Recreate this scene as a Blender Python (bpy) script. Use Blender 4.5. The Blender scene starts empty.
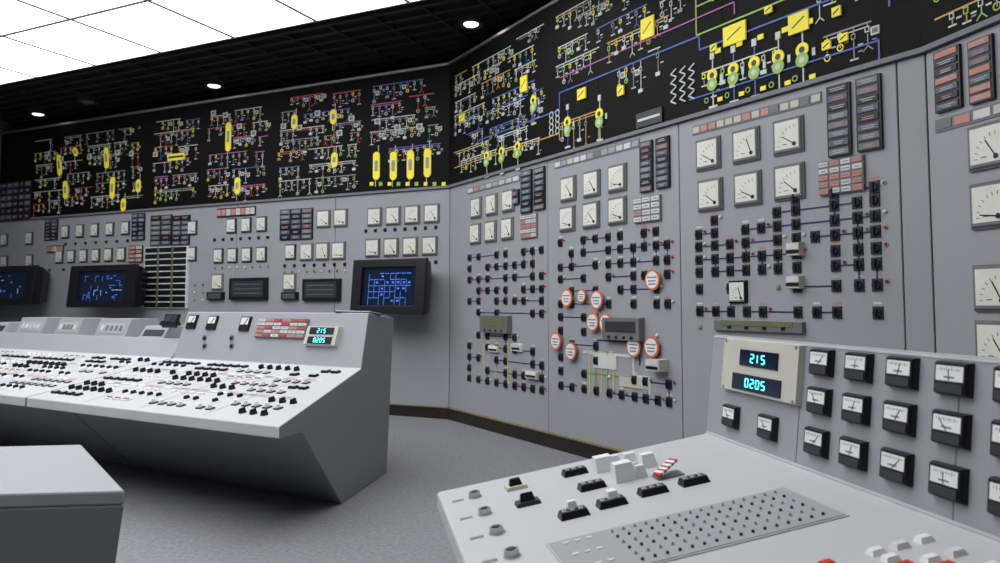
import bpy, math, random, bmesh
from mathutils import Vector as Vec
R = random.Random(7)
sc = bpy.context.scene
# ------------------------------------------------ camera
F=750.0; H=1.35; TH=math.radians(3.5); CY=305-F*math.tan(TH)
cd=bpy.data.cameras.new('camera'); cam=bpy.data.objects.new('camera',cd); sc.collection.objects.link(cam)
cam.location=(0,0,H); cam.rotation_euler=(math.pi/2+TH,0,0)
cd.sensor_width=36; cd.lens=36*F/1000; cd.shift_y=(CY-281.5)/1000; cd.clip_start=0.02; cd.clip_end=200
cd.dof.use_dof=True; cd.dof.focus_distance=4.2; cd.dof.aperture_fstop=4.0
sc.camera=cam
sc.view_settings.view_transform='Standard'
# survey helpers: turn measurements of the room into metric coordinates on its real planes
def ray(px,py):
    a=(px-500)/F; b=-(py-CY)/F
    return Vec((a, math.cos(TH)-b*math.sin(TH), math.sin(TH)+b*math.cos(TH)))
def P(px,py,z):
    r=ray(px,py); t=(z-H)/r.z
    return Vec((r.x*t, r.y*t, z))
# ------------------------------------------------ materials
MATS={}
def mat(name,col,rough=.5,metal=0,emit=0,var=.06,scale=6,bump=0,bscale=200,spec=.4):
    m=bpy.data.materials.new(name); m.use_nodes=True; nt=m.node_tree; b=nt.nodes['Principled BSDF']
    b.inputs['Roughness'].default_value=rough; b.inputs['Metallic'].default_value=metal
    b.inputs['Specular IOR Level'].default_value=spec
    tc=nt.nodes.new('ShaderNodeTexCoord')
    n=nt.nodes.new('ShaderNodeTexNoise'); n.inputs['Scale'].default_value=scale; n.inputs['Detail'].default_value=4
    nt.links.new(tc.outputs['Object'],n.inputs['Vector'])
    cr=nt.nodes.new('ShaderNodeValToRGB')
    cr.color_ramp.elements[0].position=.3; cr.color_ramp.elements[1].position=.7
    cr.color_ramp.elements[0].color=(*[c*(1-var) for c in col],1); cr.color_ramp.elements[1].color=(*[min(1,c*(1+var)) for c in col],1)
    nt.links.new(n.outputs['Fac'],cr.inputs['Fac']); nt.links.new(cr.outputs['Color'],b.inputs['Base Color'])
    if emit:
        nt.links.new(cr.outputs['Color'],b.inputs['Emission Color']); b.inputs['Emission Strength'].default_value=emit
    if bump:
        n2=nt.nodes.new('ShaderNodeTexNoise'); n2.inputs['Scale'].default_value=bscale
        nt.links.new(tc.outputs['Object'],n2.inputs['Vector'])
        bp=nt.nodes.new('ShaderNodeBump'); bp.inputs['Strength'].default_value=bump; bp.inputs['Distance'].default_value=.002
        nt.links.new(n2.outputs['Fac'],bp.inputs['Height']); nt.links.new(bp.outputs['Normal'],b.inputs['Normal'])
    MATS[name]=m; return m
mat('panel_grey',(.335,.35,.38),.5,bump=.1,bscale=60,var=.03,scale=1.2)
mat('desk_grey',(.5,.515,.54),.45,bump=.1,bscale=80,var=.02,scale=2)
mat('body_grey',(.25,.258,.278),.5,var=.03)
mat('plate_grey',(.42,.435,.46),.45,var=.02)
mat('edge_light',(.6,.61,.64),.4)
mat('board_black',(.0025,.0025,.0032),.55,var=.1,spec=.12)
mat('black',(.008,.008,.010),.35)
mat('navy',(.012,.014,.026),.4)
mat('charcoal',(.035,.037,.045),.45)
mat('bezel',(.17,.165,.16),.4)
mat('dial',(.76,.76,.69),.5)
mat('cream',(.55,.54,.47),.5)
mat('white',(.8,.81,.82),.45)
mat('offwhite',(.66,.66,.65),.5)
mat('mid',(.18,.19,.21),.5)
mat('red',(.5,.03,.02),.5)
mat('salmon',(.55,.25,.2),.5)
mat('orange',(.7,.17,.05),.5)
mat('blue',(.02,.03,.13),.5)
mat('bluegrey',(.09,.11,.155),.4)
mat('steel',(.5,.5,.52),.3,metal=.8)
mat('olive',(.14,.17,.08),.5)
mat('l_green',(.2,.36,.1),.5)
mat('l_yellow',(.62,.55,.16),.5)
mat('m_yellow',(.85,.72,.05),.5,emit=.2)
mat('m_green',(.3,.5,.1),.5,emit=.1)
mat('m_white',(.62,.65,.60),.5,emit=.03)
mat('m_grey',(.3,.32,.3),.5)
mat('m_blue',(.07,.12,.42),.5,emit=.12)
mat('m_red',(.55,.08,.07),.5,emit=.08)
mat('m_magenta',(.42,.12,.38),.5,emit=.1)
mat('m_orange',(.6,.34,.08),.5,emit=.05)
mat('led_cyan',(.12,.85,1),.5,emit=2.2)
mat('screen_dark',(.004,.010,.03),.12,emit=.2)
mat('screen_blue',(.06,.18,.7),.4,emit=.7)
mat('screen_white',(.35,.6,.9),.4,emit=.8)
mat('light_panel',(.975,.99,1),.6,emit=3.15,var=.03,scale=.7)
mat('panel_frame',(.35,.35,.35),.5)
mat('ceiling_black',(.010,.009,.009),.6)
mat('slat',(.024,.022,.022),.45)
mat('spot_glow',(1,.82,.82),.5,emit=3)
mat('plinth',(.02,.016,.012),.4)
mat('brass',(.35,.25,.1),.4,metal=.5)
mat('wall_paint',(.2,.2,.21),.8)
mat('carpet',(.24,.24,.265),.95,var=.16,scale=38,bump=.5,bscale=400,spec=.1)
# ------------------------------------------------ frames and mesh batches
class Fr:
    def __init__(s,O,U,V=None):
        s.O=Vec(O); s.U=Vec(U).normalized(); s.V=(Vec(V) if V is not None else Vec((0,0,1))).normalized()
        s.N=s.U.cross(s.V).normalized()
    def pt(s,u,v,n=0): return s.O+s.U*u+s.V*v+s.N*n
    def pix(s,px,py):
        r=ray(px,py); o=Vec((0,0,H)); t=(s.O-o).dot(s.N)/r.dot(s.N); p=o+r*t-s.O
        return p.dot(s.U),p.dot(s.V)
class B:
    def __init__(s): s.v=[]; s.f=[]; s.m=[]; s.names=[]
    def mi(s,m):
        if m not in s.names: s.names.append(m)
        return s.names.index(m)
    def hull(s,bot,top,m):
        k=len(s.v); n=len(bot); s.v+= [tuple(p) for p in bot]+[tuple(p) for p in top]; i=s.mi(m)
        s.f.append(tuple(k+j for j in reversed(range(n)))); s.m.append(i)
        s.f.append(tuple(k+n+j for j in range(n))); s.m.append(i)
        for j in range(n):
            j2=(j+1)%n; s.f.append((k+j,k+j2,k+n+j2,k+n+j)); s.m.append(i)
    def box(s,fr,u,v,w,h,d,m,off=0,tap=0,rot=0):
        w/=2;h/=2;c,sn=math.cos(rot),math.sin(rot)
        def q(W,Hh,n): return [fr.pt(u+a*c-b*sn,v+a*sn+b*c,n) for a,b in((-W,-Hh),(W,-Hh),(W,Hh),(-W,Hh))]
        s.hull(q(w,h,off),q(w-tap,h-tap,off+d),m)
    def disc(s,fr,u,v,r,d,m,off=0,seg=16,r2=None):
        r2=r if r2 is None else r2
        def q(rr,n): return [fr.pt(u+rr*math.cos(a),v+rr*math.sin(a),n) for a in [2*math.pi*i/seg for i in range(seg)]]
        s.hull(q(r,off),q(r2,off+d),m)
    def ring(s,fr,u,v,r,w,d,m,off=0,seg=16):
        for j in range(seg):
            a0=2*math.pi*j/seg;a1=2*math.pi*(j+1)/seg
            q=lambda n:[fr.pt(u+rr*math.cos(a),v+rr*math.sin(a),n) for rr,a in((r-w,a0),(r,a0),(r,a1),(r-w,a1))]
            s.hull(q(off),q(off+d),m)
    def line(s,fr,u0,v0,u1,v1,w,m,off=0,d=.003):
        L=math.hypot(u1-u0,v1-v0)
        if L<1e-4:return
        s.box(fr,(u0+u1)/2,(v0+v1)/2,L+w*.5,w,d,m,off,0,math.atan2(v1-v0,u1-u0))
    def pill(s,fr,u,v,w,h,d,m,off=0,rot=0):
        pts=[]
        for i in range(9): a=math.pi*i/8; pts.append((w/2*math.cos(a),h/2-w/2+w/2*math.sin(a)))
        for i in range(9): a=math.pi+math.pi*i/8; pts.append((w/2*math.cos(a),-h/2+w/2+w/2*math.sin(a)))
        c,sn=math.cos(rot),math.sin(rot)
        q=lambda n:[fr.pt(u+a*c-b*sn,v+a*sn+b*c,n) for a,b in pts]
        s.hull(q(off),q(off+d),m)
    def obj(s,name,parent=None,bevel=0,recalc=False):
        me=bpy.data.meshes.new(name); me.from_pydata(s.v,[],s.f)
        for n in s.names: me.materials.append(MATS[n])
        me.polygons.foreach_set('material_index',s.m); me.update()
        o=bpy.data.objects.new(name,me); sc.collection.objects.link(o)
        if parent: o.parent=parent
        if recalc:
            bm=bmesh.new(); bm.from_mesh(me); bmesh.ops.recalc_face_normals(bm,faces=bm.faces); bm.to_mesh(me); bm.free()
        if bevel:
            mo=o.modifiers.new('bevel','BEVEL'); mo.width=bevel; mo.segments=2; mo.limit_method='ANGLE'
        return o
def empty(name):
    e=bpy.data.objects.new(name,None); sc.collection.objects.link(e); e.empty_display_size=.1; return e
# ------------------------------------------------ plan
HB=2.76
C=P(450,188,HB); A=P(0,222,HB); E=P(925,53,HB); G=P(1000,22,HB)
for p in (C,A,E,G): p.z=0
d1=(C-A).normalized(); A=C-d1*9.0
d2=(E-C).normalized(); d4=(G-E).normalized(); K=E+d4*4.0
L1=(C-A).length; L2=(E-C).length; L4=4.0
W1=Fr(A,d1); W2=Fr(C,d2); W4=Fr(E,d4)
HT=W1.pix(449,66)[1]; HC=HT+.25
def wallseg(name,p,q,h,m='wall_paint',th=.1):
    b=B(); d=(q-p).normalized(); fr=Fr(p,d); b.box(fr,(q-p).length/2,h/2,(q-p).length,h,th,m,off=-th); return b.obj(name)
n1,n2,n4=W1.N,W2.N,W4.N
DP=.5
def isect(p,d,q,e):
    det=d.x*(-e.y)+e.x*d.y; r=q-p; t=(r.x*(-e.y)+e.x*r.y)/det; return p+d*t
a0=A-n1*DP; c0=isect(C-n1*DP,d1,C-n2*DP,d2); e0=isect(E-n2*DP,d2,E-n4*DP,d4); k0=K-n4*DP
rr=Vec((k0.x,-3.5,0)); rl=Vec((a0.x,-3.5,0))
room=[a0,c0,e0,k0,rr,rl]
names=['wall_front_left','wall_front_right','wall_right_front','wall_right','wall_rear','wall_left']
for i,nm in enumerate(names): wallseg(nm,room[i],room[(i+1)%6],HC)
b=B(); b.hull([p+Vec((0,0,-.1)) for p in reversed(room)],[p for p in reversed(room)],'carpet'); b.obj('floor')
b=B(); b.hull([p+Vec((0,0,HC)) for p in reversed(room)],[p+Vec((0,0,HC+.1)) for p in reversed(room)],'ceiling_black'); b.obj('ceiling')
# ------------------------------------------------ ceiling
pd=Vec((n1.x,n1.y,0))
q0=P(235,38,HC-.04); q0.z=HC
CF=Fr(q0,d1,pd)
if CF.N.z>0: CF.N=-CF.N
def inside(p,m=.5):
    for i in range(6):
        a,c=room[i],room[(i+1)%6]; d=(c-a).normalized(); n=d.cross(Vec((0,0,1)))
        if (p-a).dot(n)<m: return False
    return True
lp=empty('luminous_ceiling'); b=B(); fb=B()
for i in range(-9,5):
    for j in range(0,6):
        u=i*1.2+.6; v=j*1.2+.6
        if all(inside(CF.pt(u+a,v+c),.55) for a in(-.6,.6) for c in(-.6,.6)) and CF.pt(u,v).x<1.3:
            b.box(CF,u,v,1.16,1.16,.03,'light_panel',off=.008)
            for s in(-1,1):
                fb.box(CF,u+s*.59,v,.02,1.2,.045,'panel_frame'); fb.box(CF,u,v+s*.59,1.2,.02,.042,'panel_frame')
b.obj('diffuser_panels',lp); fb.obj('frames',lp)
b=B()
v=-.12
while v>-5:
    u0,u1=None,None
    for t in [x*.1 for x in range(-110,60)]:
        if inside(CF.pt(t,v),.12):
            if u0 is None:u0=t
            u1=t
    if u0 is not None: b.box(CF,(u0+u1)/2,v,u1-u0,.05,.05,'slat')
    v-=.22
for t in [x*.62 for x in range(-16,9)]:
    vs=[y*-.1 for y in range(1,50) if inside(CF.pt(t,-y*.1),.12)]
    if vs: b.box(CF,t,(vs[0]+vs[-1])/2,.02,vs[0]-vs[-1],.06,'slat')
b.obj('ceiling_slats')
for (x,y) in((471,27),(214,88),(38,116),(88,104)):
    p=P(x,y,HC-.12); p.z=HC
    fr=Fr(p,d1,pd); fr.N=CF.N
    b=B(); b.disc(fr,0,0,.13,.09,'charcoal',seg=20,r2=.11); b.ring(fr,0,0,.14,.03,.1,'charcoal',seg=20); b.disc(fr,0,0,.085,.012,'spot_glow' if x!=88 else 'mid',off=.09,seg=20,r2=.07)
    b.obj('ceiling_spotlight')
# ------------------------------------------------ instruments
def meter(b,fr,u,v,w=.235,h=.235,bez='bezel',face='dial',ang=None):
    b.box(fr,u,v,w,h,.014,bez); b.box(fr,u,v,w*.96,h*.96,.012,bez,.014,.01); b.box(fr,u,v,w*.84,h*.84,.001,'mid',.026)
    b.box(fr,u,v+.004,w*.78,h*.78,.002,face,.026)
    a=ang if ang is not None else R.uniform(.3,2.0)
    cx,cy=u+w*.25,v-h*.27
    for i in range(7):
        t=math.pi*.5+i*math.pi*.5/6
        b.line(fr,cx+w*.47*math.cos(t),cy+w*.47*math.sin(t),cx+w*.54*math.cos(t),cy+w*.54*math.sin(t),.004,'mid',.028,.001)
    t=math.pi*.5+(a/2.2)*math.pi*.5
    b.line(fr,cx,cy,cx+w*.45*math.cos(t),cy+w*.45*math.sin(t),.006,'black',.029,.002)
    b.disc(fr,cx,cy,w*.06,.004,'black',.028,10)
    b.box(fr,cx-w*.3,cy+w*.02,w*.14,.006,.001,'mid',.028)
def ann(b,fr,u0,v0,u1,v1,c,r,cell=('bluegrey','navy','mid'),frame='black',strip=True):
    w=(u1-u0);h=(v1-v0); b.box(fr,(u0+u1)/2,(v0+v1)/2,w,h,.02,frame)
    cw=w/c;ch=h/r
    for i in range(c):
        for j in range(r):
            m=R.choice(cell); U=u0+cw*(i+.5);V=v0+ch*(j+.5)
            b.box(fr,U,V,cw*.86,ch*.74,.006,m,.02,.002)
            if strip:
                sm_=R.choice(('plate_grey','plate_grey','plate_grey','salmon'))
                b.box(fr,U,V+ch*.1,cw*R.uniform(.4,.7),ch*.1,.001,sm_,.026); b.box(fr,U,V-ch*.12,cw*R.uniform(.3,.6),ch*.1,.001,sm_,.026)
            else: b.box(fr,U,V,cw*R.uniform(.4,.7),ch*.14,.001,'mid',.026)
def knob(b,fr,u,v,s=.062,m='navy',lab=None):
    b.box(fr,u,v,s,s*1.15,.010,'charcoal',0,.003); b.disc(fr,u,v,s*.44,.012,m,.010,10,s*.38)
    b.box(fr,u,v,s*.22,s*.8,.010,'black',.022,.002)
    b.box(fr,u,v+s*.85,s*.8,s*.2,.002,lab or R.choice(('offwhite','plate_grey','salmon','plate_grey')))
def lamp(b,fr,u,v,m='red',r=.016): b.disc(fr,u,v,r,.006,'steel',0,10); b.disc(fr,u,v,r*.75,.010,m,.006,10,r*.4)
def tag(b,fr,u,v,r=.075):
    b.disc(fr,u,v,r,.012,'orange',.03,20); b.disc(fr,u,v,r*.82,.003,'white',.042,20)
    for k in(-.4,-.1,.25): b.box(fr,u,v+k*r,r*(1.0 if k<0 else 1.3),r*.12,.001,'mid',.045)
    b.box(fr,u,v,.03,.03,.03,'charcoal')
def panels(fr,edges,z0,z1,m,th,off=0,gap=.008):
    b=B()
    for a,c in zip(edges[:-1],edges[1:]):
        b.box(fr,(a+c)/2,(z0+z1)/2,c-a-gap,z1-z0-gap,th,m,off-th)
    return b
def pgrid(fr,x0,y0,x1,y1,c,r):
    u0,v0=fr.pix(x0,y0);u1,v1=fr.pix(x1,y1)
    return [(u0+(u1-u0)*i/max(1,c-1), v0+(v1-v0)*j/max(1,r-1)) for j in range(r) for i in range(c)]
def prect(fr,x0,y0,x1,y1):
    u0,v0=fr.pix(x0,y0);u1,v1=fr.pix(x1,y1); return u0,min(v0,v1),u1,max(v0,v1)
j2=[0,W2.pix(548,300)[0],W2.pix(681,300)[0],W2.pix(904,300)[0],L2]
PW=1.7
e1=[L1-PW*i for i in range(5,-1,-1)]; e1[0]=0
PL=[('W1',W1,e1),('W2',W2,j2),('W4',W4,[0,1.6,3.2,4.0])]
parents={}
for nm,fr,ed in PL:
    e=empty('instrument_panel_wall'); parents[nm]=e
    b=panels(fr,ed,.13,HB,'panel_grey',.3); b.obj('cabinet_fronts',e,.005)
    b=B(); b.box(fr,(ed[0]+ed[-1])/2,HB/2+.05,ed[-1]-ed[0]-.02,HB-.1,.15,'black',-.17); b.obj('cabinet_carcass',e)
    b=B(); b.box(fr,(ed[0]+ed[-1])/2,.065,ed[-1]-ed[0],.13,.29,'plinth',-.27); b.box(fr,(ed[0]+ed[-1])/2,.135,ed[-1]-ed[0],.012,.03,'brass',-.0); b.obj('plinth',e)
# ---- mimic boards
def struct(b,fr,u0,u1,v0,v1,pal,levels,pitch=.13,skip=.12):
    dv=(v1-v0)/levels
    for l in range(levels):
        vb=v1-dv*(l+.12); u=u0+R.uniform(0,.06)
        while u<u1-.2:
            n=R.randint(3,8); w=n*pitch
            if u+w>u1: n=max(1,int((u1-u)/pitch)); w=n*pitch
            if R.random()<skip: u+=w*.5; continue
            vv=vb+R.choice((0,0,.03,-.04)); m=R.choice(pal)
            b.line(fr,u,vv,u+w-pitch*.5,vv,.010,m)
            if R.random()<.5: b.line(fr,u+pitch*.5,vv-.025,u+w-pitch,vv-.025,.007,R.choice(pal))
            for k in range(n):
                x=u+pitch*(k+.25); L=dv*R.choice((.5,.6,.7,.82,1.0)); m2=m if R.random()<.5 else R.choice(pal)
                if R.random()<.1: continue
                b.line(fr,x,vv,x,vv-L,.007,m2)
                sq=R.choice(('m_white','m_white','m_grey','m_green','m_white','m_yellow'))
                b.box(fr,x,vv-L*.3,.03,.036,.008,sq); b.box(fr,x,vv-L*.3,.017,.022,.001,'board_black',.008)
                t=R.random()
                if t<.3: b.ring(fr,x,vv-L,.024,.007,.005,R.choice(('m_white','m_yellow','m_green')),seg=8)
                elif t<.55: b.box(fr,x,vv-L,.05,.03,.01,R.choice(('m_white','m_grey','m_white')))
                elif t<.7:
                    b.line(fr,x,vv-L,x+.03,vv-L-.03,.007,m2); b.line(fr,x,vv-L,x-.03,vv-L-.03,.007,m2)
                else: b.line(fr,x-.025,vv-L,x+.025,vv-L,.010,'m_white')
                if R.random()<.7: b.box(fr,x+.042,vv-L*.6,.034,.010,.002,'m_white')
                if R.random()<.5: b.box(fr,x+.042,vv-L*.8,.03,.008,.002,'m_grey')
                if R.random()<.15: b.box(fr,x+.05,vv-L*.45,.055,.05,.008,'m_white'); b.box(fr,x+.05,vv-L*.45,.035,.03,.001,'mid',.008)
            u+=w+R.uniform(0,.12)
def trafo(b,fr,u,v,s=.05,m='m_yellow',m2='m_green',up=.18,dn=.2):
    b.line(fr,u,v+up,u,v-dn,.010,R.choice(('m_blue','m_white','m_white')))
    b.disc(fr,u,v+s*.7,s,.008,m,.003,14); b.disc(fr,u,v+s*.7,s*.45,.002,'charcoal',.011,10)
    b.disc(fr,u,v-s*.7,s,.008,m2,.006,14); b.disc(fr,u,v-s*.7,s*.45,.002,'m_white',.014,10)
    b.box(fr,u,v-dn,.08,.018,.006,'m_white'); b.box(fr,u,v+up,.04,.05,.008,'m_white')
    b.box(fr,u+s*1.7,v,.022,.05,.006,'m_white')
TB=[('W1',W1,e1),('W2',W2,[0,L2*.25,L2*.5,L2*.75,L2]),('W4',W4,[0,1.6,3.2,4.0])]
for nm,fr,ed in TB:
    e=empty('mimic_board'); b=panels(fr,ed,HB+.03,HT,'board_black',.25,.02,.004); b.obj('board_panels',e)
    b=B(); mid_=(ed[0]+ed[-1])/2; LL=ed[-1]-ed[0]
    b.box(fr,mid_,HB+.015,LL,.03,.05,'mid',-.02); b.box(fr,mid_,HT+.015,LL,.03,.06,'steel',-.02); b.obj('board_trim',e)
    b=B(); fr2=Fr(fr.O+fr.N*.02,fr.U)
    if nm=='W1':
        uu=lambda x:fr2.pix(x,190)[0]
        palL=['m_white','m_grey','m_white','m_red','m_grey']; palR=['m_white','m_red','m_magenta','m_white','m_blue','m_grey']
        struct(b,fr2,uu(33),uu(146),HB+.1,HT-.18,palL,6,.12,.05)
        struct(b,fr2,uu(152),uu(202),HB+.1,HT-.15,palR,6,.11,.05)
        struct(b,fr2,uu(206),uu(271),HB+.1,HT-.15,palR,6,.11,.05)
        struct(b,fr2,uu(277),uu(365),HB+.1,HT-.12,palR,7,.10,.03)
        struct(b,fr2,uu(368),uu(444),HB+.42,HT-.10,palR,5,.10,.03)
        ann(b,fr2,*prect(fr2,-3,184,31,219),6,6,('navy','bluegrey','navy'))
        for (x,y,rt,h) in((60,165,.15,.34),(66,190,.1,.3),(107,158,.1,.34),(113,188,0,.34),(229,137,0,.42),(238,186,0,.24),(295,122,0,.2),(334,117,0,.2),(377,166,0,.36),(394,166,0,.36),(411,165,0,.36),(428,163,0,.36),(76,152,.6,.16),(139,186,0,.2),(124,205,0,.2),(335,160,0,.2)):
            u,v=fr2.pix(x,y); b.pill(fr2,u,v,.10,h,.012,'m_yellow',.006,rt); b.pill(fr2,u,v,.05,h*.4,.002,'m_grey',.018,rt)
            for s in(-1,1): b.line(fr2,u+s*.02,v+s*h*.5,u+s*.02,v+s*(h*.5+.08),.008,'m_white')
        u,v=fr2.pix(177,157); b.box(fr2,u,v,.34,.10,.015,'m_yellow',.006); b.box(fr2,u,v,.3,.03,.002,'charcoal',.021)
        for k,x in enumerate(range(372,446,9)):
            u,v=fr2.pix(x,184); b.box(fr2,u,v,.05,.045,.010,'m_green' if k%2 else 'm_yellow',.004)
        for x in(48,62,90,104,118,132,156,170,186,214,226,240,254,284,300,318,340,352,378,398,420):
            u,v=fr2.pix(x,R.uniform(150,160) if x<200 else R.uniform(110,135)); b.box(fr2,u,v,.085,.07,.012,'m_white',.004); b.box(fr2,u,v,.055,.045,.002,'mid',.016)
    elif nm=='W2':
        pal=['m_white','m_white','m_grey','m_white','m_orange','m_blue']
        uu=lambda x:fr2.pix(x,100)[0]
        struct(b,fr2,.12,uu(548),HB+.1,HT-.12,pal,8,.11,.06)
        struct(b,fr2,uu(556),uu(692),HB+.72,HT-.08,pal,4,.10,.06)
        struct(b,fr2,uu(700),uu(890),HB+.84,HT-.05,['m_white','m_grey','m_green','m_white'],4,.09,.04)
        struct(b,fr2,uu(700),uu(885),HB+.14,HB+.34,['m_white','m_grey'],1,.09,.05)
        struct(b,fr2,uu(815),uu(915),HB+.4,HB+.8,['m_white','m_green','m_orange'],2,.09,.1)
        struct(b,fr2,uu(560),uu(635),HB+.12,HB+.38,['m_white','m_orange'],1,.09,.05)
        struct(b,fr2,uu(615),uu(672),HB+.42,HB+.68,['m_white','m_grey'],1,.09,.05)
        za=fr2.pix(697,46)[0]; zc=fr2.pix(862,8)[0]
        for (p_,q_) in(((za,HB+.62),(zc,HB+.62)),((za,HB+.62),(za,HB+1.1)),((zc,HB+.5),(zc,HB+1.1)),((za,HB+1.1),(zc,HB+1.1)),((za,HB+.84),(zc,HB+.84))): b.line(fr2,*p_,*q_,.012,'m_green',.003)
        for (x,y) in((713,80),(734,74),(755,68),(779,62),(803,55),(487,159),(502,155),(518,150),(568,126),(600,118),(534,104)):
            u,v=fr2.pix(x,y); trafo(b,fr2,u,v,.048 if x>680 else .052)
            if x>680:
                b.box(fr2,u+.06,v+.2,.05,.035,.008,'m_yellow',.004); b.box(fr2,u+.07,v-.16,.045,.03,.006,'m_yellow',.004); b.ring(fr2,u-.06,v-.14,.022,.007,.006,'m_green',.003,8)
        for (x,y,w,h) in((736,34,.2,.14),(800,23,.15,.13),(649,28,.15,.17),(525,84,.12,.16),(583,94,.12,.10),(463,118,.12,.08),(622,91,.08,.08),(828,46,.06,.05),(845,38,.06,.05),(715,48,.06,.05),(770,10,.06,.05),(838,12,.06,.06)):
            u,v=fr2.pix(x,y); b.box(fr2,u,v,w,h,.014,'m_yellow',.008); b.line(fr2,u-w*.3,v-h*.2,u+w*.3,v+h*.2,.008,'charcoal',.022,.002)
        def pl(p,m,w=.013):
            q=[fr2.pix(*t) for t in p]
            for k in range(len(q)-1):
                (ua,va),(ub,vb)=q[k],q[k+1]
                b.line(fr2,ua,va,ub,va,w,m,.004); b.line(fr2,ub,va,ub,vb,w,m,.004)
        pl([(480,140),(560,93),(700,50),(890,6)],'m_blue',.013)
        pl([(690,100),(880,62)],'m_blue',.011); pl([(560,78),(735,14)],'m_magenta',.010); pl([(455,168),(560,140)],'m_orange',.010)
        for k in range(4):
            u,v=fr2.pix(555,114+k*6); b.ring(fr2,u-.05,v,.035,.009,.006,'m_white',.004,8); b.ring(fr2,u+.05,v,.035,.009,.006,'m_white',.004,8)
            for dx in(0,9,18):
                u,v=fr2.pix(674+dx,72+k*9-dx*.3); b.box(fr2,u,v,.07,.010,.006,'m_white',.004,0,.5); b.box(fr2,u,v-.03,.07,.010,.006,'m_white',.004,0,-.5)
        u,v=fr2.pix(650,118); b.box(fr2,u,v,.3,.12,.012,'charcoal',.004); b.box(fr2,u,v,.26,.02,.002,'m_white',.016)
    else:
        struct(b,fr2,.05,3.6,HB+.06,HT-.1,['m_white','m_yellow','m_orange','m_green'],9,.09,.03)
    b.obj('schematic_symbols',e)
# ---- W1 instruments
b=B(); fr=W1
for u,v in pgrid(fr,375,217,432,214,4,1)+pgrid(fr,373,248,430,246,4,1)+pgrid(fr,324,219,341,218,2,1)+pgrid(fr,307,252,339,250,3,1)+pgrid(fr,218,282,218,282,1,1)+pgrid(fr,290,282,290,282,1,1): meter(b,fr,u,v,.22)
for u,v in pgrid(fr,232,226,262,224,3,1)+pgrid(fr,219,256,262,253,4,1)+pgrid(fr,291,252,291,252,1,1)+pgrid(fr,66,232,126,231,5,1)+pgrid(fr,60,257,122,255,6,1)+pgrid(fr,193,228,193,254,1,2)+pgrid(fr,5,240,30,239,2,1)+pgrid(fr,5,262,30,262,2,1): meter(b,fr,u,v,.18,.21,'charcoal','dial')
b.obj('analog_meters',parents['W1'])
b=B()
for r in((281,210,313,239),(46,220,58,240),(133,214,145,240),(152,216,172,245),(174,216,190,245)): ann(b,fr,*prect(fr,*r),3 if r[2]-r[0]>20 else 2,6)
ann(b,fr,*prect(fr,218,209,256,215),8,1,('salmon','offwhite')); ann(b,fr,*prect(fr,48,246,64,252),5,1,('salmon','offwhite')); ann(b,fr,*prect(fr,130,246,143,262),2,4,('salmon','offwhite'))
u0,v0,u1,v1=prect(fr,147,248,188,308); b.box(fr,(u0+u1)/2,(v0+v1)/2,u1-u0,v1-v0,.04,'white')
for i in range(3):
    for j in range(10): b.box(fr,u0+(u1-u0)*(i+.5)/3,v0+(v1-v0)*(j+.5)/10,(u1-u0)/3*.88,(v1-v0)/10*.8,.005,'black',.04)
for i in range(1,3): b.box(fr,u0+(u1-u0)*i/3,(v0+v1)/2,.03,v1-v0,.004,'olive',.046)
b.obj('annunciators',parents['W1'])
b=B()
for (x,y,w) in((250,289,37),(323,290,37),(291,296,16),(217,296,16)):
    u0,v0,u1,v1=prect(fr,x-w/2,y-(11 if w>20 else 4),x+w/2,y+(11 if w>20 else 4)); b.box(fr,(u0+u1)/2,(v0+v1)/2,u1-u0,v1-v0,.05,'black',0,.006)
    b.box(fr,(u0+u1)/2,(v0+v1)/2,(u1-u0)*.84,(v1-v0)*.7,.003,'charcoal',.05)
    for k in range(3): b.box(fr,(u0+u1)/2,v0+(v1-v0)*(.3+.2*k),(u1-u0)*.7,.008,.003,'mid',.053)
b.obj('chart_recorders',parents['W1'])
b=B()
for u,v in pgrid(fr,366,231,436,229,8,1)+pgrid(fr,368,264,436,262,7,1)+pgrid(fr,285,266,345,264,7,1)+pgrid(fr,215,240,268,239,7,1)+pgrid(fr,50,270,64,270,2,1)+pgrid(fr,66,244,128,243,7,1): knob(b,fr,u,v,.04)
for u,v in pgrid(fr,285,272,345,270,9,1)+pgrid(fr,215,268,268,267,8,1)+pgrid(fr,195,285,203,300,2,3): lamp(b,fr,u,v,R.choice(('red','l_green','white')),.022)
u,v=fr.pix(455,287)
b.obj('selector_switches',parents['W1'])
# ---- W2 instruments
b=B(); fr=W2
for u,v in pgrid(fr,477,208,509,200,3,1)+pgrid(fr,476,234,508,229,3,1)+pgrid(fr,569,189,618,176,3,1)+pgrid(fr,568,219,618,211,3,1)+pgrid(fr,709,154,789,136,3,1)+pgrid(fr,711,195,790,183,3,1): meter(b,fr,u,v)
u,v=fr.pix(739,292); meter(b,fr,u,v,.16,.16,'black')
b.obj('analog_meters',parents['W2'])
b=B()
ann(b,fr,*prect(fr,512,191,520,204),1,2); ann(b,fr,*prect(fr,522,172,533,212),1,7); ann(b,fr,*prect(fr,535,169,546,209),1,7)
ann(b,fr,*prect(fr,641,143,654,191),1,8,('bluegrey','navy','mid')); ann(b,fr,*prect(fr,657,139,671,187),1,8,('bluegrey','mid','navy'))
ann(b,fr,*prect(fr,828,88,853,154),1,8); ann(b,fr,*prect(fr,857,80,884,148),1,8)
for r,c,w in(((522,216,538,237),3,5),((635,199,662,220),3,4),((820,163,866,190),4,5)): ann(b,fr,*prect(fr,*r),c,w,('salmon','offwhite','offwhite'),'mid',False)
b.obj('annunciators',parents['W2'])
b=B()
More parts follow.
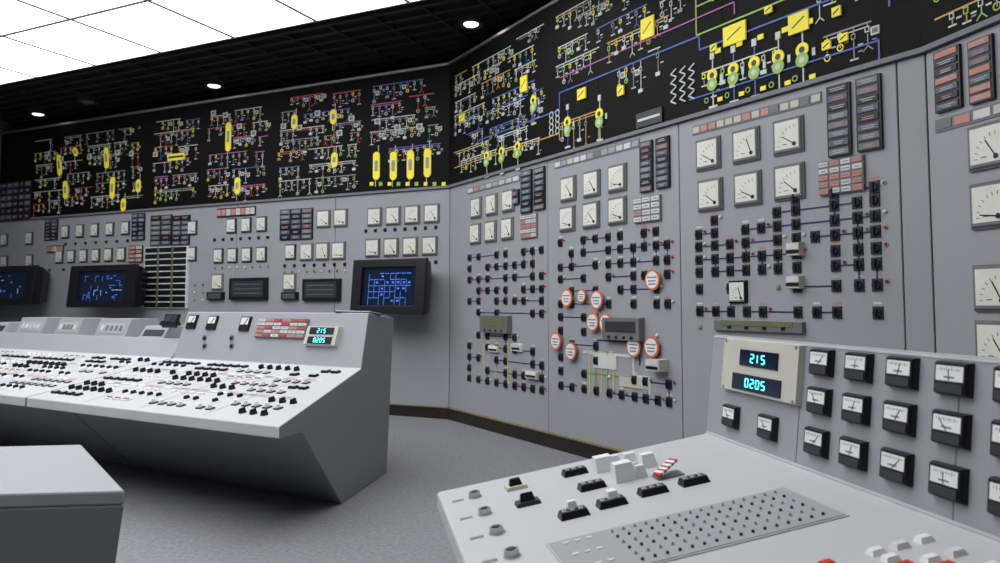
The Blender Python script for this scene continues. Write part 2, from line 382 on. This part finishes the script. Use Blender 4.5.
for x0,y0,x1,y1,n in((693,131,822,97,14),(555,166,640,142,12),(468,191,520,178,8)):
    u0,v0=fr.pix(x0,y0); u1,v1=fr.pix(x1,y1); vv=(v0+v1)/2
    b.box(fr,(u0+u1)/2,vv,u1-u0,.07,.006,'mid')
    for i in range(n): b.box(fr,u0+(u1-u0)*(i+.5)/n,vv,(u1-u0)/n*.8,.045,.004,R.choice(('salmon','offwhite','cream','panel_grey','mid')),.006)
b.obj('label_strips',parents['W2'])
b=B()
def matrix(xs,yref,xref,masks,s,linew=.009):
    us=[fr.pix(x,300)[0] for x in xs]; vs=[fr.pix(xref,y)[1] for y in yref]
    for j,mk in enumerate(masks):
        for i,ch in enumerate(mk):
            if ch=='1': 
                knob(b,fr,us[i],vs[j],s)
                if j+1<len(masks) and i<len(masks[j+1]) and masks[j+1][i]=='1' and R.random()<.35: b.line(fr,us[i],vs[j],us[i],vs[j+1],linew,'blue',0,.004)
                if R.random()<.4: lamp(b,fr,us[i]+s*.9,vs[j]+s*.3,R.choice(('red','red','l_green','white')),.015)
            elif ch=='o': lamp(b,fr,us[i],vs[j],R.choice(('red','white','l_green')),.022)
        idx=[i for i,ch in enumerate(mk) if ch=='1']
        for a,c in zip(idx[:-1],idx[1:]):
            if R.random()<.6: b.line(fr,us[a],vs[j],us[c],vs[j],linew,'blue',0,.004)
matrix([700,716,731,747,763,779,798,817,837,860,878],[199,211,225,239,254,268,287,312,330],790,
 ['......1.1.1','.1...11.111','11.1111.111','1111.111111','1111111.111','1111111.111','1.1..o1.111','11111.111.1','o...o.o....'],.066)
matrix([561,572,584,596,609,621,634,645,657,668],[237,250,264,277,290,304,318,333,347,362,377,393],610,
 ['1.1111.11.','.11.111111','11.1111.11','1.1.1.11.1','.1o1.11.1.','11..1.1.11','1.11......','1.1.....o.','.1.1..1.1.','1..1......','1.1.o.11.1','1111111111'],.066)
matrix([470,479,488,497,506,515,524,533,542],[254,266,278,290,301,313,337,349,361,373,384],505,
 ['11.11.111','1.111111.','111.11.11','.1111.111','11.1111.1','.1.1...11','.11.11...','1.1111.1.','11.11..11','1.1.111.1','111111111'],.07)
b.obj('selector_switches',parents['W2'])
b=B()
for x,y in((656,280),(570,298),(600,300),(585,296),(609,323),(596,322),(559,341),(574,351),(637,347),(655,347)):
    u,v=fr.pix(x,y); tag(b,fr,u,v,.083 if x not in(585,) else .06)
b.obj('warning_tags',parents['W2'])
b=B()
def dev(x0,y0,x1,y1,m,m2,d=.06):
    u0,v0,u1,v1=prect(fr,x0,y0,x1,y1); b.box(fr,(u0+u1)/2,(v0+v1)/2,u1-u0,v1-v0,d,m,0,.006); b.box(fr,(u0+u1)/2,(v0+v1)/2+.02,(u1-u0)*.8,(v1-v0)*.45,.004,m2,d)
    for k in range(4): b.box(fr,u0+(u1-u0)*(.2+.2*k),v0+.03,.03,.02,.006,'black',d)
dev(484,315,512,334,'bezel','olive'); dev(607,317,645,342,'bezel','charcoal'); dev(716,320,806,334,'bezel','olive',.03); dev(654,358,669,372,'cream','offwhite',.1); dev(790,243,805,256,'cream','offwhite',.05); dev(790,276,805,289,'cream','offwhite',.05)
dev(528,370,540,380,'cream','white',.04); dev(490,345,500,353,'cream','white',.03); dev(513,343,523,352,'white','cream',.03)
def pl2(p,m,w=.02):
    q=[fr.pix(*t) for t in p]
    for k in range(len(q)-1): 
        (ua,va),(ub,vb)=q[k],q[k+1]; b.line(fr,ua,va,ub,va,w,m,0,.005); b.line(fr,ub,va,ub,vb,w,m,0,.005)
for dx in(0,6,12,18,24): pl2([(586+dx,352),(590+dx,392)],'l_green' if dx%12 else 'l_yellow',.013)
pl2([(584,352),(634,376),(650,394)],'offwhite',.022); pl2([(584,372),(648,394)],'l_green',.013); pl2([(597,340),(640,365)],'blue',.013)
u0,v0,u1,v1=prect(fr,594,354,617,370); b.box(fr,(u0+u1)/2,(v0+v1)/2,u1-u0,v1-v0,.008,'offwhite')
u0,v0,u1,v1=prect(fr,620,376,650,390); b.box(fr,(u0+u1)/2,(v0+v1)/2,u1-u0,v1-v0,.008,'cream')
for dx in(0,12,24): pl2([(478+dx,340),(484+dx,383)],'l_yellow',.012)
b.obj('process_diagram',parents['W2'])
# ---- W4 instruments
b=B(); fr=W4
um,vm0=fr.pix(988,146); vm1=fr.pix(990,205)[1]; vm2=fr.pix(992,288)[1]
for vv in(vm0,vm1,vm2,vm2-.28):
    for k_ in range(3): meter(b,fr,um+.01+.28*k_,vv)
b.obj('analog_meters',parents['W4'])
b=B(); ann(b,fr,*prect(fr,936,54,964,106),1,7,('bluegrey','navy','salmon')); ann(b,fr,*prect(fr,970,43,997,98),1,7,('bluegrey','mid','salmon')); u0,v0,u1,v1=prect(fr,970,43,997,98); ann(b,fr,u1+.05,v0,u1+.3,v1,1,7,('bluegrey','mid','salmon'))
u0,v0=fr.pix(936,127); b.box(fr,u0+.6,v0,1.2,.07,.006,'mid')
for i in range(10): b.box(fr,u0+.06+.12*i,v0,.1,.045,.004,R.choice(('salmon','offwhite','cream','mid')),.006)
b.obj('annunciators',parents['W4'])
b=B()
for i in range(8):
    for j in range(3): knob(b,fr,.15+.12*i+.9,1.2+.13*j)
b.obj('selector_switches',parents['W4'])
# ------------------------------------------------ consoles
P0=Vec((-1.235,4.25,0)); LU=Vec((.861,-.508,0)).normalized(); LD=Vec((.508,.861,0)).normalized(); ED=Vec((.168,.986,0)).normalized()
k=ED.dot(LD)
prof=[(0,.67),(0,.60),(.3,.585),(.953,0),(1.92,0),(2.07,1.24),(1.45,1.29),(1.30,.885)]
profL=[(s*k,z) for s,z in prof]
pL=P0-LU*2.62
def console(name,pR,pL,dR,dL,prR,prL,surf):
    e=empty(name); b=B()
    a=[pR+dR*s+Vec((0,0,z)) for s,z in prR]; c=[pL+dL*s+Vec((0,0,z)) for s,z in prL]
    b.hull(a,c,'body_grey')
    for seg,mm in surf.items(): b.m[2+seg]=b.mi(mm)
    b.obj('body',e,.008,True)
    return e
surf={0:'edge_light',5:'plate_grey',6:'panel_grey',7:'desk_grey'}
cL=console('operator_console',P0,pL,ED,LD,prof,profL,surf)
b=B()
DF=Fr(P0+Vec((0,0,.67)),LU,LD*(1.3*k)+Vec((0,0,.215)))
def key(b,fr,u,v,t):
    if t==0: b.box(fr,u,v,.05,.05,.010,'white',0,.004); b.box(fr,u,v,.026,.036,.020,'black',.010,.004)
    elif t==1: b.disc(fr,u,v,.025,.014,'black',0,12,.022); b.box(fr,u,v,.012,.044,.016,'black',.014,.002)
    elif t==2: b.box(fr,u,v,.038,.038,.016,'white',0,.005)
    elif t==3: b.box(fr,u,v,.068,.045,.016,'black',0,.004); b.box(fr,u,v,.04,.012,.002,'offwhite',.016)
    elif t==4: b.box(fr,u,v,.045,.045,.008,'charcoal'); b.disc(fr,u,v,.013,.024,'white',.008,10,.010)
    elif t==5: b.box(fr,u,v,.07,.05,.01,'offwhite',0,.003); b.disc(fr,u-.015,v,.010,.006,'red',.01,8); b.disc(fr,u+.015,v,.010,.006,'mid',.01,8)
def keyrows(b,umin,umax_f):
    rows=((.15,3),(.27,1),(.39,1),(.56,3),(.68,2),(.80,1),(.97,0),(1.09,3))
    for vv,t0 in rows:
        u=umin; n=0; t=t0; run=R.randint(3,7)
        while u<umax_f(vv):
            if n>=run:
                n=0; run=R.randint(3,7); t=R.choice((0,1,1,2,3,3,4,5)); u+=.1*R.choice((1,1,2)); continue
            if R.random()<.88: key(b,DF,u,vv,t)
            n+=1; u+=.095
    for vv in(.475,.885):
        b.box(DF,(umin+umax_f(vv))/2,vv,umax_f(vv)-umin-.1,.045,.002,'plate_grey')
        u=umin
        while u<umax_f(vv)-.1:
            b.box(DF,u+.06,vv,.07,.022,.001,R.choice(('white','white','mid','salmon')),.002)
            u+=.1
    u=umin+.55
    while u<umax_f(.6)-.2:
        b.box(DF,u,.62,.004,1.15,.001,'mid'); u+=.62
keyrows(b,-2.5,lambda v:-.356*v/k-.14)
b.obj('desk_keys',cL)
UF=Fr(P0+LD*1.3*k+Vec((0,0,.885)),LU,LD*(.15*k)+Vec((0,0,.405)))
b=B()
for x,y,w in((172,321,.2),(193,322,.12),(213,323,.12),(246,324,.12)):
    u,v=UF.pix(x,y); b.box(UF,u,v,w,.13,.02,'black',0,.006); b.box(UF,u,v+.02,w*.75,.06,.002,'dial' if w<.2 else 'charcoal',.02); b.line(UF,u,v-.02,u+.03,v+.04,.005,'black',.022)
for x0 in (205,232):
    for yy in(338,346):
        u,v=UF.pix(x0,yy); lamp(b,UF,u,v,'black',.03); 
u0,v0,u1,v1=prect(UF,261,319,305,339); ann(b,UF,u0,v0,u1,v1,6,5,('offwhite','salmon','offwhite','salmon','red'),'mid',False)
u0,v0,u1,v1=prect(UF,311,327,338,347); b.box(UF,(u0+u1)/2,(v0+v1)/2,u1-u0,v1-v0,.04,'cream',0,.005); 
b.obj('upstand_instruments',cL)
SEG={'0':'abcdef','1':'bc','2':'abged','5':'afgcd'}
def digits(b,fr,u,v,txt,w,h,off,m='led_cyan'):
    t=h*.12
    for i,ch in enumerate(txt):
        cx=u+(i-(len(txt)-1)/2)*w*1.8
        for s in SEG[ch]:
            X,Y,Wd,Hd={'a':(0,.5,1,0),'d':(0,-.5,1,0),'g':(0,0,1,0),'b':(.5,.25,0,1),'c':(.5,-.25,0,1),'f':(-.5,.25,0,1),'e':(-.5,-.25,0,1)}[s]
            if ch=='1': X=0
            b.box(fr,cx+X*w,v+Y*h,(w*.8 if Wd else t),(h*.42 if Hd else t),.002,m,off)
b=B(); uc,vc=(u0+u1)/2,(v0+v1)/2
for dv,tx in((.035,'215'),(-.04,'0205')):
    b.box(UF,uc,vc+dv,(u1-u0)*.75,.055,.004,'black',.04); digits(b,UF,uc,vc+dv,tx,.018,.034,.044)
b.obj('clock_display',cL)
TF=Fr(P0+LD*1.45*k+Vec((0,0,1.29)),LU,LD*.6*k+Vec((0,0,-.05)))
b=B(); b.box(TF,-.72,.12,.3,.2,.012,'blue',0,0,.2); b.box(TF,-.72,.12,.29,.2,.006,'white',.012,0,.25); b.obj('paper_stack',cL)
pR2=P0-LU*2.64; pL2=P0-LU*7.0
prof2=[(s,z) for s,z in profL]; prof2[5]=(1.9*k,1.02); prof2[6]=(1.42*k,1.05)
c2=console('operator_console',pR2,pL2,LD,LD,prof2,prof2,surf)
b=B(); keyrows(b,-6.8,lambda v:-2.75); b.obj('desk_keys',c2)
b=B()
for x,w_ in((-3.1,.36),(-3.75,.5),(-4.5,.42),(-5.2,.5),(-5.9,.4)):
    base=P0+LU*x+LD*1.42*k+Vec((0,0,1.045)); w2=w_/2
    hh=.17 if w_>.4 else .11
    pts=[(0,0),(.36,0),(.36,hh),(.07,hh)]
    q=lambda u:[base+LU*u+LD*s+Vec((0,0,z)) for s,z in pts]
    b.hull(q(-w2),q(w2),'panel_grey')
    fr=Fr(base,LU,LD*.07+Vec((0,0,hh)))
    b.box(fr,0,hh*.5,w_*.8,hh*.62,.004,'plate_grey' if w_>.4 else 'charcoal')
    if w_>.4:
        for i in range(5): b.box(fr,-w_*.3+i*w_*.15,hh*.5,.035,.05,.008,R.choice(('offwhite','mid','cream')),.004)
    if w_<.4: b.box(Fr(base+Vec((0,0,hh)),LU,LD),0,.2,.2,.05,.03,'black',0,.01); b.box(Fr(base+Vec((0,0,hh)),LU,LD),-.09,.2,.05,.07,.045,'black',0,.01); b.box(Fr(base+Vec((0,0,hh)),LU,LD),.09,.2,.05,.07,.045,'black',0,.01)
b.obj('communication_units',c2,.004,True)
# right console
Q0=P(437,492,.67); Q0.z=0; RU=Vec((.18,-.984,0)).normalized(); RD=Vec((.984,.18,0)).normalized()
prR=[(0,.67),(0,.61),(.25,.59),(.75,0),(1.45,0),(1.5,1.19),(1.09,1.235),(1.05,.85)]
cR=console('operator_console',Q0+RU*3.6,Q0,RD,RD,prR,prR,surf)
RS=Fr(Q0+Vec((0,0,.67)),RU,RD*1.05+Vec((0,0,.18)))
RF=Fr(Q0+RD*1.05+Vec((0,0,.85)),RU,RD*.04+Vec((0,0,.385)))
b=B()
def sm(b,fr,u,v,w,h):
    b.box(fr,u,v,w,h,.011,'black',0,.001); b.box(fr,u,v,w*.96,h*.95,.009,'black',.011,.003)
    b.box(fr,u,v+h*.14,w*.8,h*.44,.001,'white',.020); b.box(fr,u,v-h*.28,w*.8,h*.26,.003,'charcoal',.020)
    b.line(fr,u,v-h*.06,u+w*R.uniform(-.25,.25),v+h*.25,.002,'black',.021,.001)
    b.box(fr,u,v+h*.03,w*.3,h*.05,.0005,'mid',.021)
    for i in range(9): b.box(fr,u-w*.3+w*.075*i,v+h*.26,.0015,h*(.1 if i%2 else .06),.0005,'black',.021)
r1=[RF.pix(*p) for p in((825,362),(862,368),(905,373),(957,379))]
r2=[RF.pix(*p) for p in((822,402),(858,409),(902,417),(953,429))]
r3=[RF.pix(*p) for p in((733,417),(770,427),(818,442),(855,453),(899,466),(952,483))]
cols=[(r1[i][0]+r2[i][0]+r3[i+2][0])/3 for i in range(4)]
pitch=(cols[3]-cols[0])/3
for row in(r1,r2,r3):
    vm=sum(p[1] for p in row)/len(row)
    us=[cols[0]+pitch*i for i in range(0,9)]
    if len(row)==6: us=[row[0][0],row[1][0]]+us
    for u in us: sm(b,RF,u,vm,.103,.080)
b.obj('analog_meters',cR)
b=B(); ua,va=RF.pix(729,342); ub,vb=RF.pix(802,402); uc,vc=(ua+ub)/2,(va+vb)/2
b.box(RF,uc,vc,ub-ua,.19,.02,'cream',0,.004)
for x,y,tx in((764,360,'215'),(761,385,'0205')):
    u,v=RF.pix(x,y); b.box(RF,u,v,(ub-ua)*(.5 if len(tx)==3 else .64),.056,.004,'screen_dark',.02); digits(b,RF,u,v,tx,.020,.028,.024)
for s in(-1,1):
    for t in(-1,1): b.disc(RF,uc+s*(ub-ua)*.46,vc+t*.085,.006,.003,'steel',.02,8)
b.obj('clock_display',cR)
b=B()
for uu_ in(.62,1.25,1.9): b.box(RF,uu_,.19,.003,.37,.0012,'mid')
for vv in(.008,.378): b.box(RF,1.8,vv,3.58,.006,.002,'edge_light')
b.obj('upstand_seams',cR)
b=B()
for x,y in((475,497),(485,514),(497,533),(512,556)):
    u,v=RS.pix(x,y); b.disc(RS,u,v,.024,.005,'steel',0,20); b.ring(RS,u,v,.020,.006,.014,'steel',.005,18); b.disc(RS,u,v,.013,.016,'charcoal',.005,16,.010); b.box(RS,u,v-.06,.02,.04,.001,'mid')
def rock(x,y,m='black',w=.06,h=.035,d=.03,base=None):
    u,v=RS.pix(x,y)
    if base: b.box(RS,u,v,h+.03,w+.03,.012,base,0,.003)
    b.box(RS,u,v,h,w,d,m,.012 if base else 0,.006)
rock(516,488,'black',.045,.03,.022,'cream'); rock(528,504,'black',.05,.02,.025,'charcoal')
for x,y in((575,474),(592,488),(653,493),(694,483),(612,505),(574,516)):
    rock(x,y,'black',.09,.05,.02); u,v=RS.pix(x,y)
    for q_ in(-1,0,1): b.box(RS,u-.006,v+q_*.025,.003,.014,.001,'white',.02); b.box(RS,u+.006,v+q_*.025,.003,.010,.001,'white',.02); b.box(RS,u,v+q_*.025-.006,.014,.003,.001,'white',.02)
for x,y,w,h,d in((604,470,.07,.055,.05),(624,480,.07,.055,.06),(648,466,.055,.045,.045),(630,464,.05,.04,.04),(573,514,.035,.03,.04),(613,503,.04,.045,.04),(615,465,.04,.03,.035),(641,477,.04,.03,.04),(636,471,.03,.02,.03)):
    rock(x,y,'white',w,h,d)
# striped marker lying over a switch: alternating diagonal bands
u,v=RS.pix(668,476); b.box(RS,u,v,.06,.09,.006,'mid')
SF=Fr(RS.pt(u,v,.028),RS.U+RS.V*.45,RS.V-RS.U*.45+RS.N*.35)
for i in range(9): b.box(SF,0,-.045+i*.010,.034,.010,.008,'white' if i%2 else 'red',0,0,.0)
b.obj('desk_keys',cR)
b=B(); u0a,v0a=RS.pix(548,548);u1a,v1a=RS.pix(775,487);u2a,v2a=RS.pix(855,515)
ul,ur=(u0a+u1a)/2,u2a; vl,vr=v0a,(v1a+v2a)/2
b.box(RS,(ul+ur)/2,(vl+vr)/2,ur-ul,vr-vl,.003,'plate_grey'); b.box(RS,(ul+ur)/2,(vl+vr)/2,ur-ul-.015,vr-vl-.015,.002,'panel_grey',.003)
for i in range(6):
    for j in range(20):
        u=ul+(ur-ul)*(i+.8)/6.6; v=vl+(vr-vl)*(j+1.5)/22
        if 3<j: 
            if i%2: b.disc(RS,u,v,.0045,.006,'black',.005,8,.0035)
            else: b.disc(RS,u,v,.005,.003,'steel',.005,8); b.disc(RS,u,v,.0025,.006,'mid',.005,6)
        if j in(0,1,2) and i%2==0: b.box(RS,u,v,.012,.016,.002,'offwhite',.005)
b.obj('signal_lamp_field',cR)
b=B(); ub0=RS.pix(850,556)[0]
for i in range(9):
    for j in range(11):
        if R.random()<.85 and j not in(7,): b.box(RS,ub0+.02+.045*i,.36+.06*j,.028,.036,.012,R.choice(('white','salmon','white','offwhite','red','offwhite')),0,.005)
b.obj('push_buttons',cR)
top=[(-1.318,2.68),(-1.955,3.55),(-2.9,3.42),(-2.9,2.5)]
bot=[(-1.45,2.8),(-1.98,3.4),(-2.75,3.3),(-2.75,2.65)]
e=empty('side_desk'); b=B(); t=[Vec((x,y,.7)) for x,y in top]; lo=[Vec((x,y,.65)) for x,y in top]; bt=[Vec((x,y,0)) for x,y in bot]
b.hull(lo,t,'panel_grey'); b.hull(bt,lo,'body_grey'); b.obj('body',e,.008,True)
# ------------------------------------------------ monitors
def monitor(x0,y0,x1,y1,dens):
    e=empty('computer_monitor'); fw=Fr(W1.O+W1.N*.42,W1.U); u0,v0,u1,v1=prect(fw,x0,y0,x1,y1); uc,vc=(u0+u1)/2,(v0+v1)/2; w,h=u1-u0,v1-v0
    fr=W1; O=fw.pt(uc,vc); f2=Fr(O,fr.U,fr.V+fr.N*-.1)
    b=B(); i=w*.5;j=h*.5
    q=lambda W,Hh,n,dv=0:[f2.pt(a*W,c*Hh+dv,n) for a,c in((-1,-1),(1,-1),(1,1),(-1,1))]
    b.hull(q(i*.7,j*.75,-.34),q(i*.92,j*.92,-.12),'black'); b.hull(q(i*.92,j*.92,-.12),q(i*.96,j*.96,0),'black')
    for s in(-1,1):
        b.box(f2,s*i*.86,0,w*.14,h,.05,'black',0,.006); b.box(f2,0,s*j*.84,w*.98,h*.16,.048,'black',0,.006)
    b.obj('housing',e,.004)
    b=B(); b.box(f2,0,0,w*.73,h*.7,.01,'screen_dark',.001)
    for n in range(5):
        m=R.choice(('screen_blue','screen_white')); vv=h*(.24-.11*n); uu=-w*.28; c_=0
        while uu<w*.26:
            if R.random()<dens: b.box(f2,uu+.03,vv,.06,.007,.001,m,.011)
            if R.random()<dens: b.box(f2,uu,vv-.04,.005,.08,.001,m,.011)
            if R.random()<dens*.6: b.box(f2,uu+.04,vv-.035,.03,.02,.001,'screen_blue',.011)
            uu+=.075
    b.obj('screen',e)
    b=B(); q=lambda n,s:[fr.pt(uc+a*s,vc-.04+c*s,n) for a,c in((-1,-1),(1,-1),(1,1),(-1,1))]
    b.hull(q(0,.09),q(.12,.07),'charcoal'); b.obj('wall_bracket',e)
monitor(354,260,427,315,.7); monitor(72,266,136,308,.25); monitor(-22,267,36,305,.1)
w=bpy.data.worlds.new('world'); sc.world=w; w.use_nodes=True
w.node_tree.nodes['Background'].inputs[0].default_value=(.5,.55,.65,1); w.node_tree.nodes['Background'].inputs[1].default_value=.05
